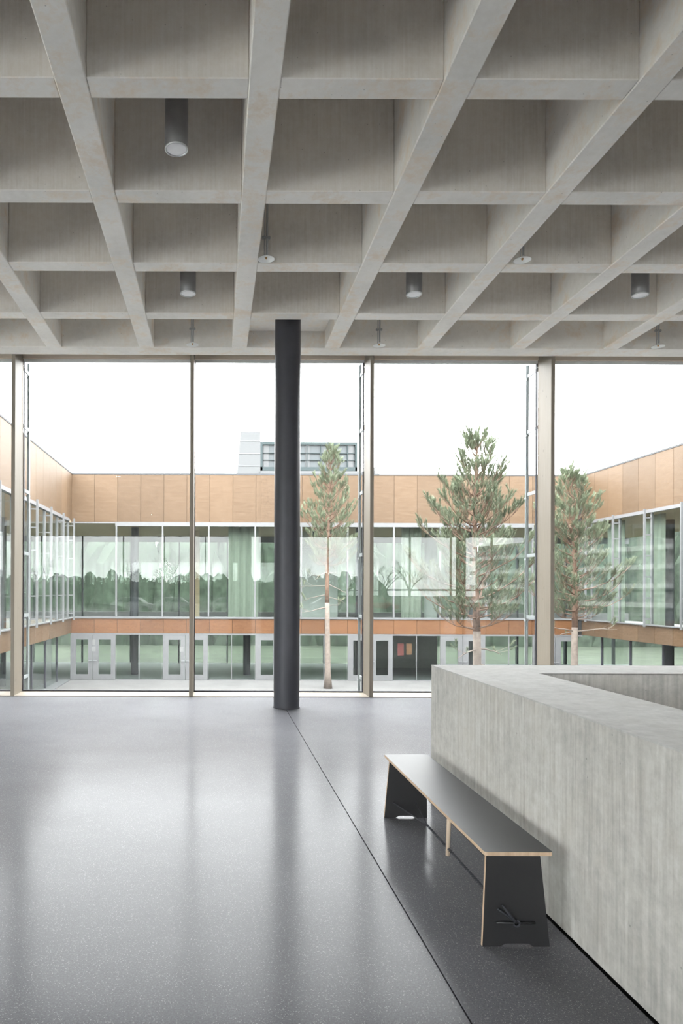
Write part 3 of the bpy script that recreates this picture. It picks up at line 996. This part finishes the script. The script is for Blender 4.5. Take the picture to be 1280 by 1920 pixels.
# ------------------------------------------------------------------ beyond the building
b = MB().box(-260, 260, -26, 300, GZ - 0.5, GZ - 0.25)
tag(b.build('ground', M['lawn']), kind='structure')
b = MB().box(-260, 260, -300, -25.9, GZ - 0.5, -0.4)
terr = tag(b.build('ground_terrace', M['lawn']), kind='structure')
tag(MB().box(-120, 120, -56, -37, -0.41, -0.38).build('car_park', M['asphalt']), kind='structure')
tag(MB().box(-120, 120, -37, -25.95, -0.41, -0.37).build('footpath', M['bouncegravel']), kind='structure')  # gravel made pale to throw sky light into the hall
tag(MB().box(-70, HX0 - 0.25, -25.9, 11.4, GZ - 0.2, -0.37).build('ground_light_bounce', M['bouncegravel']), kind='structure')  # unseen pale ground, added to bounce daylight through the left glazing

# distant building over the far roof
D = 72.0
def U(x): return (x - 405) / F_PX * D
def Z(y): return 1.7 + (1108 - y) / F_PX * D
gb = thing('distant_building', (U(560), D, GZ), 'distant white tower with grey-green glazed hall above the far roof', 'building')
MB().prism([(U(443), Z(900)), (U(487), Z(900)), (U(487), Z(809)), (U(450), Z(809))], 'y', D, D + 8).build('tower', M['farwhite'], gb)
for y in (826, 850, 873):
    MB().box(U(446), U(487), D - 0.04, D, Z(y) - 0.05, Z(y)).build('cornice', M['lightgrey'], gb)
MB().box(U(488), U(667), D + 0.3, D + 8, GZ, Z(831)).build('hall_block', M['farpane'], gb)
b = MB()
b.box(U(487), U(669), D, D + 8.2, Z(833), Z(828))
b.box(U(487), U(491), D, D + 0.4, Z(882), Z(833))
b.box(U(665), U(669), D, D + 0.4, Z(882), Z(833))
b.box(U(487), U(669), D, D + 0.4, Z(882), Z(875))
b.build('roof_frame', M['farframe'], gb)
for x in (515, 540, 574, 600, 625, 650):
    MB().box(U(x), U(x) + 0.08, D + 0.1, D + 0.34, Z(875), Z(833)).build('mullion', M['farframe'], gb)
for y in (848, 861):
    MB().box(U(491), U(665), D + 0.12, D + 0.34, Z(y) - 0.07, Z(y)).build('transom', M['farframe'], gb)
for x0, x1 in ((493, 503), (572, 580), (652, 662)):
    MB().box(U(x0), U(x1), D + 0.2, D + 0.33, Z(875), Z(833)).build('light_panel', M['farwhite'], gb)
MB().box(U(487), U(706), D - 0.2, D + 6, GZ, Z(883)).build('base_block', M['farwhite'], gb)
MB().box(U(701), U(708), D - 0.3, D + 1, GZ, Z(874)).build('roof_vent', M['fargrey'], gb)

# bare trees
def bare_mesh(seed, H):
    r = random.Random(seed)
    b = MB()
    def grow(p, d, l, rad, lev):
        e = p + d * l
        b.tube([p, p.lerp(e, 0.5) + Vector((r.uniform(-1, 1), r.uniform(-1, 1), 0)) * 0.04 * l, e], [rad, rad * 0.85, rad * 0.65], 5 if lev < 2 else 3, 0, False)
        if lev >= 5:
            return
        for i in range(r.choice((3, 3, 4)) if lev else 4):
            ax = Vector((r.uniform(-1, 1), r.uniform(-1, 1), r.uniform(-0.4, 0.4))).normalized()
            nd = (d + ax * r.uniform(0.4, 0.85) + Vector((0, 0, 0.15))).normalized()
            grow(p.lerp(e, r.uniform(0.6, 1.0)), nd, l * r.uniform(0.55, 0.8), rad * 0.55, lev + 1)
    grow(Vector((0, 0, 0)), Vector((0, 0, 1)), H * 0.32, H * 0.016, 0)
    return b.mesh('branches', M['twig'])
bm1, bm2 = bare_mesh(5, 9.0), bare_mesh(9, 9.0)
def bare(x, y, z, me, s, rz, label, group=None):
    o = bpy.data.objects.new('bare_tree', me)
    COL.objects.link(o)
    o.location = (x, y, z); o.scale = (s, s, s); o.rotation_euler = (0, 0, rz)
    tag(o, label, 'tree', group)
    return o
bare(30.0, 70, GZ - 0.3, bm1, 1.55, 0.4, 'leafless tree showing thin twigs over the far roof, right of the largest pine')
bare(34.5, 69, GZ - 0.3, bm2, 1.5, 1.9, 'leafless tree showing thin twigs over the roof corner behind the right pine')
for i, (x, y, s) in enumerate(((-10, -62, 0.75), (-5.5, -58, 0.85), (2.5, -64, 0.7), (11, -66, 0.75), (20, -60, 0.8), (26, -70, 0.9), (-22, -64, 0.8))):
    bare(x, y, -0.4, (bm1, bm2)[i % 2], s, i * 1.3, 'faintly mirrored leafless tree beyond the car park, %s from the left' % ('second', 'third', 'fourth', 'fifth', 'sixth')[i] if i < 5 else 'faintly mirrored leafless tree beyond the car park, the %s one' % ('rightmost', 'leftmost')[i - 5], 'leafless trees mirrored in the window')

# hedge and woodland masses
def hedge(name, x0, x1, y, z0, h, d, seed, label):
    r = random.Random(seed)
    b = MB()
    x = x0
    while x < x1:
        w = r.uniform(2.0, 4.0)
        hh = h * r.uniform(0.85, 1.12)
        n1, n2 = 10, 6
        i0 = len(b.v)
        for j in range(n2 + 1):
            t = j / n2 * PI / 2
            for i in range(n1):
                a = 2 * PI * i / n1
                q = 1 + r.uniform(-0.16, 0.16)
                b.v.append((x + w * 0.75 * math.cos(t) * math.cos(a) * q, y + d * math.cos(t) * math.sin(a) * q, z0 + hh * math.sin(t) * q))
        for j in range(n2):
            for i in range(n1):
                k = (i + 1) % n1
                b.f.append((i0 + j * n1 + i, i0 + j * n1 + k, i0 + (j + 1) * n1 + k, i0 + (j + 1) * n1 + i)); b.m.append(0); b.sm.append(False)
        x += w * 0.62
    o = b.build(name, M['hedge'])
    return tag(o, label, 'hedge', None, 'stuff')
hedge('shrubbery', -90, 24, -78, -0.4, 4.2, 3.0, 1, 'dark woodland edge beyond the car park, mirrored in the window')
hedge('shrubbery', -25, 38, 60, GZ - 0.3, 11.0, 2.2, 2, 'green shrubs behind the far wing, seen through its glazing')
sideh = hedge('shrubbery', -30, 40, 0, GZ - 0.3, 11.5, 2.5, 3, 'green shrubs beyond the left wing, seen through its glazing')
sideh.rotation_euler = (0, 0, PI / 2); sideh.location = (-30, 20, 0)
sideh2 = hedge('shrubbery', -30, 95, 0, GZ - 0.3, 11.5, 2.5, 6, 'green shrubs beyond the right wing, seen through its glazing')
sideh2.rotation_euler = (0, 0, PI / 2); sideh2.location = (44, 24, 0)

# four-storey block mirrored at the right
ab = thing('apartment_block', (42.2, -62, -0.4), 'grey four-storey block with pale balcony bands, mirrored in the right window', 'building')
ab.rotation_euler = (0, 0, math.radians(-17))
def local(bld, name, m):
    o = bpy.data.objects.new(name, bld.mesh(name, m)); COL.objects.link(o); o.parent = ab; return o
local(MB().box(0, 9, -15.7, 15.7, 0, 8.3), 'walls', M['blockwall'])
for f in range(4):
    local(MB().box(-1.0, 0.0, -15.7, 15.7, 2.0 * f + 1.05 - 0.5, 2.0 * f + 1.05), 'balcony_band', M['blockband'])
    for k in range(10):
        y = -15.2 + 3.0 * k
        local(MB().box(-0.06, 0.0, y, y + 2.2, 2.0 * f + 1.1, 2.0 * f + 2.3), 'window', M['blockpane'])
local(MB().box(-0.3, 9.2, -15.9, 15.9, 8.3, 8.6), 'roof', M['blockwall'])

# parked cars, mirrored in the window
def car(x, y, rz, m, label):
    o = thing('parked_car', (x, y, -0.38), label, 'car', 'parked cars mirrored in the window')
    o.rotation_euler = (0, 0, rz)
    def loc(bld, name, mm):
        q = bpy.data.objects.new(name, bld.mesh(name, mm)); COL.objects.link(q); q.parent = o
    loc(MB().prism([(-2.1, 0.3), (2.1, 0.3), (2.15, 0.7), (1.2, 0.92), (0.55, 1.42), (-1.1, 1.45), (-1.9, 0.95), (-2.15, 0.85)], 'y', -0.85, 0.85), 'body', m)
    loc(MB().prism([(-1.55, 0.98), (0.95, 0.98), (0.5, 1.36), (-1.05, 1.38)], 'y', -0.865, 0.865), 'side_windows', M['farpane'])
    for wx in (-1.3, 1.3):
        for s in (-1, 1):
            w = MB().tube([(wx, s * 0.70, 0.32), (wx, s * 0.88, 0.32)], 0.32, 16)
            loc(w, 'wheel', M['tyre'])
for x, y, rz, m, lb in ((-8, -44, 0.1, 'carwhite', 'leftmost white parked car, faintly mirrored in the left window'),
                        (-4, -46, 0.05, 'carwhite', 'second white parked car from the left, faintly mirrored'),
                        (1.5, -44, 0, 'carwhite', 'white parked car faintly mirrored just left of the dark column'),
                        (16.5, -48, 0, 'red', 'red parked car faintly mirrored in the glass'),
                        (11.5, -45, 0, 'carwhite', 'white parked car faintly mirrored left of the red car')):
    car(x, y, rz, M[m], lb)

print('objects', len(bpy.data.objects))
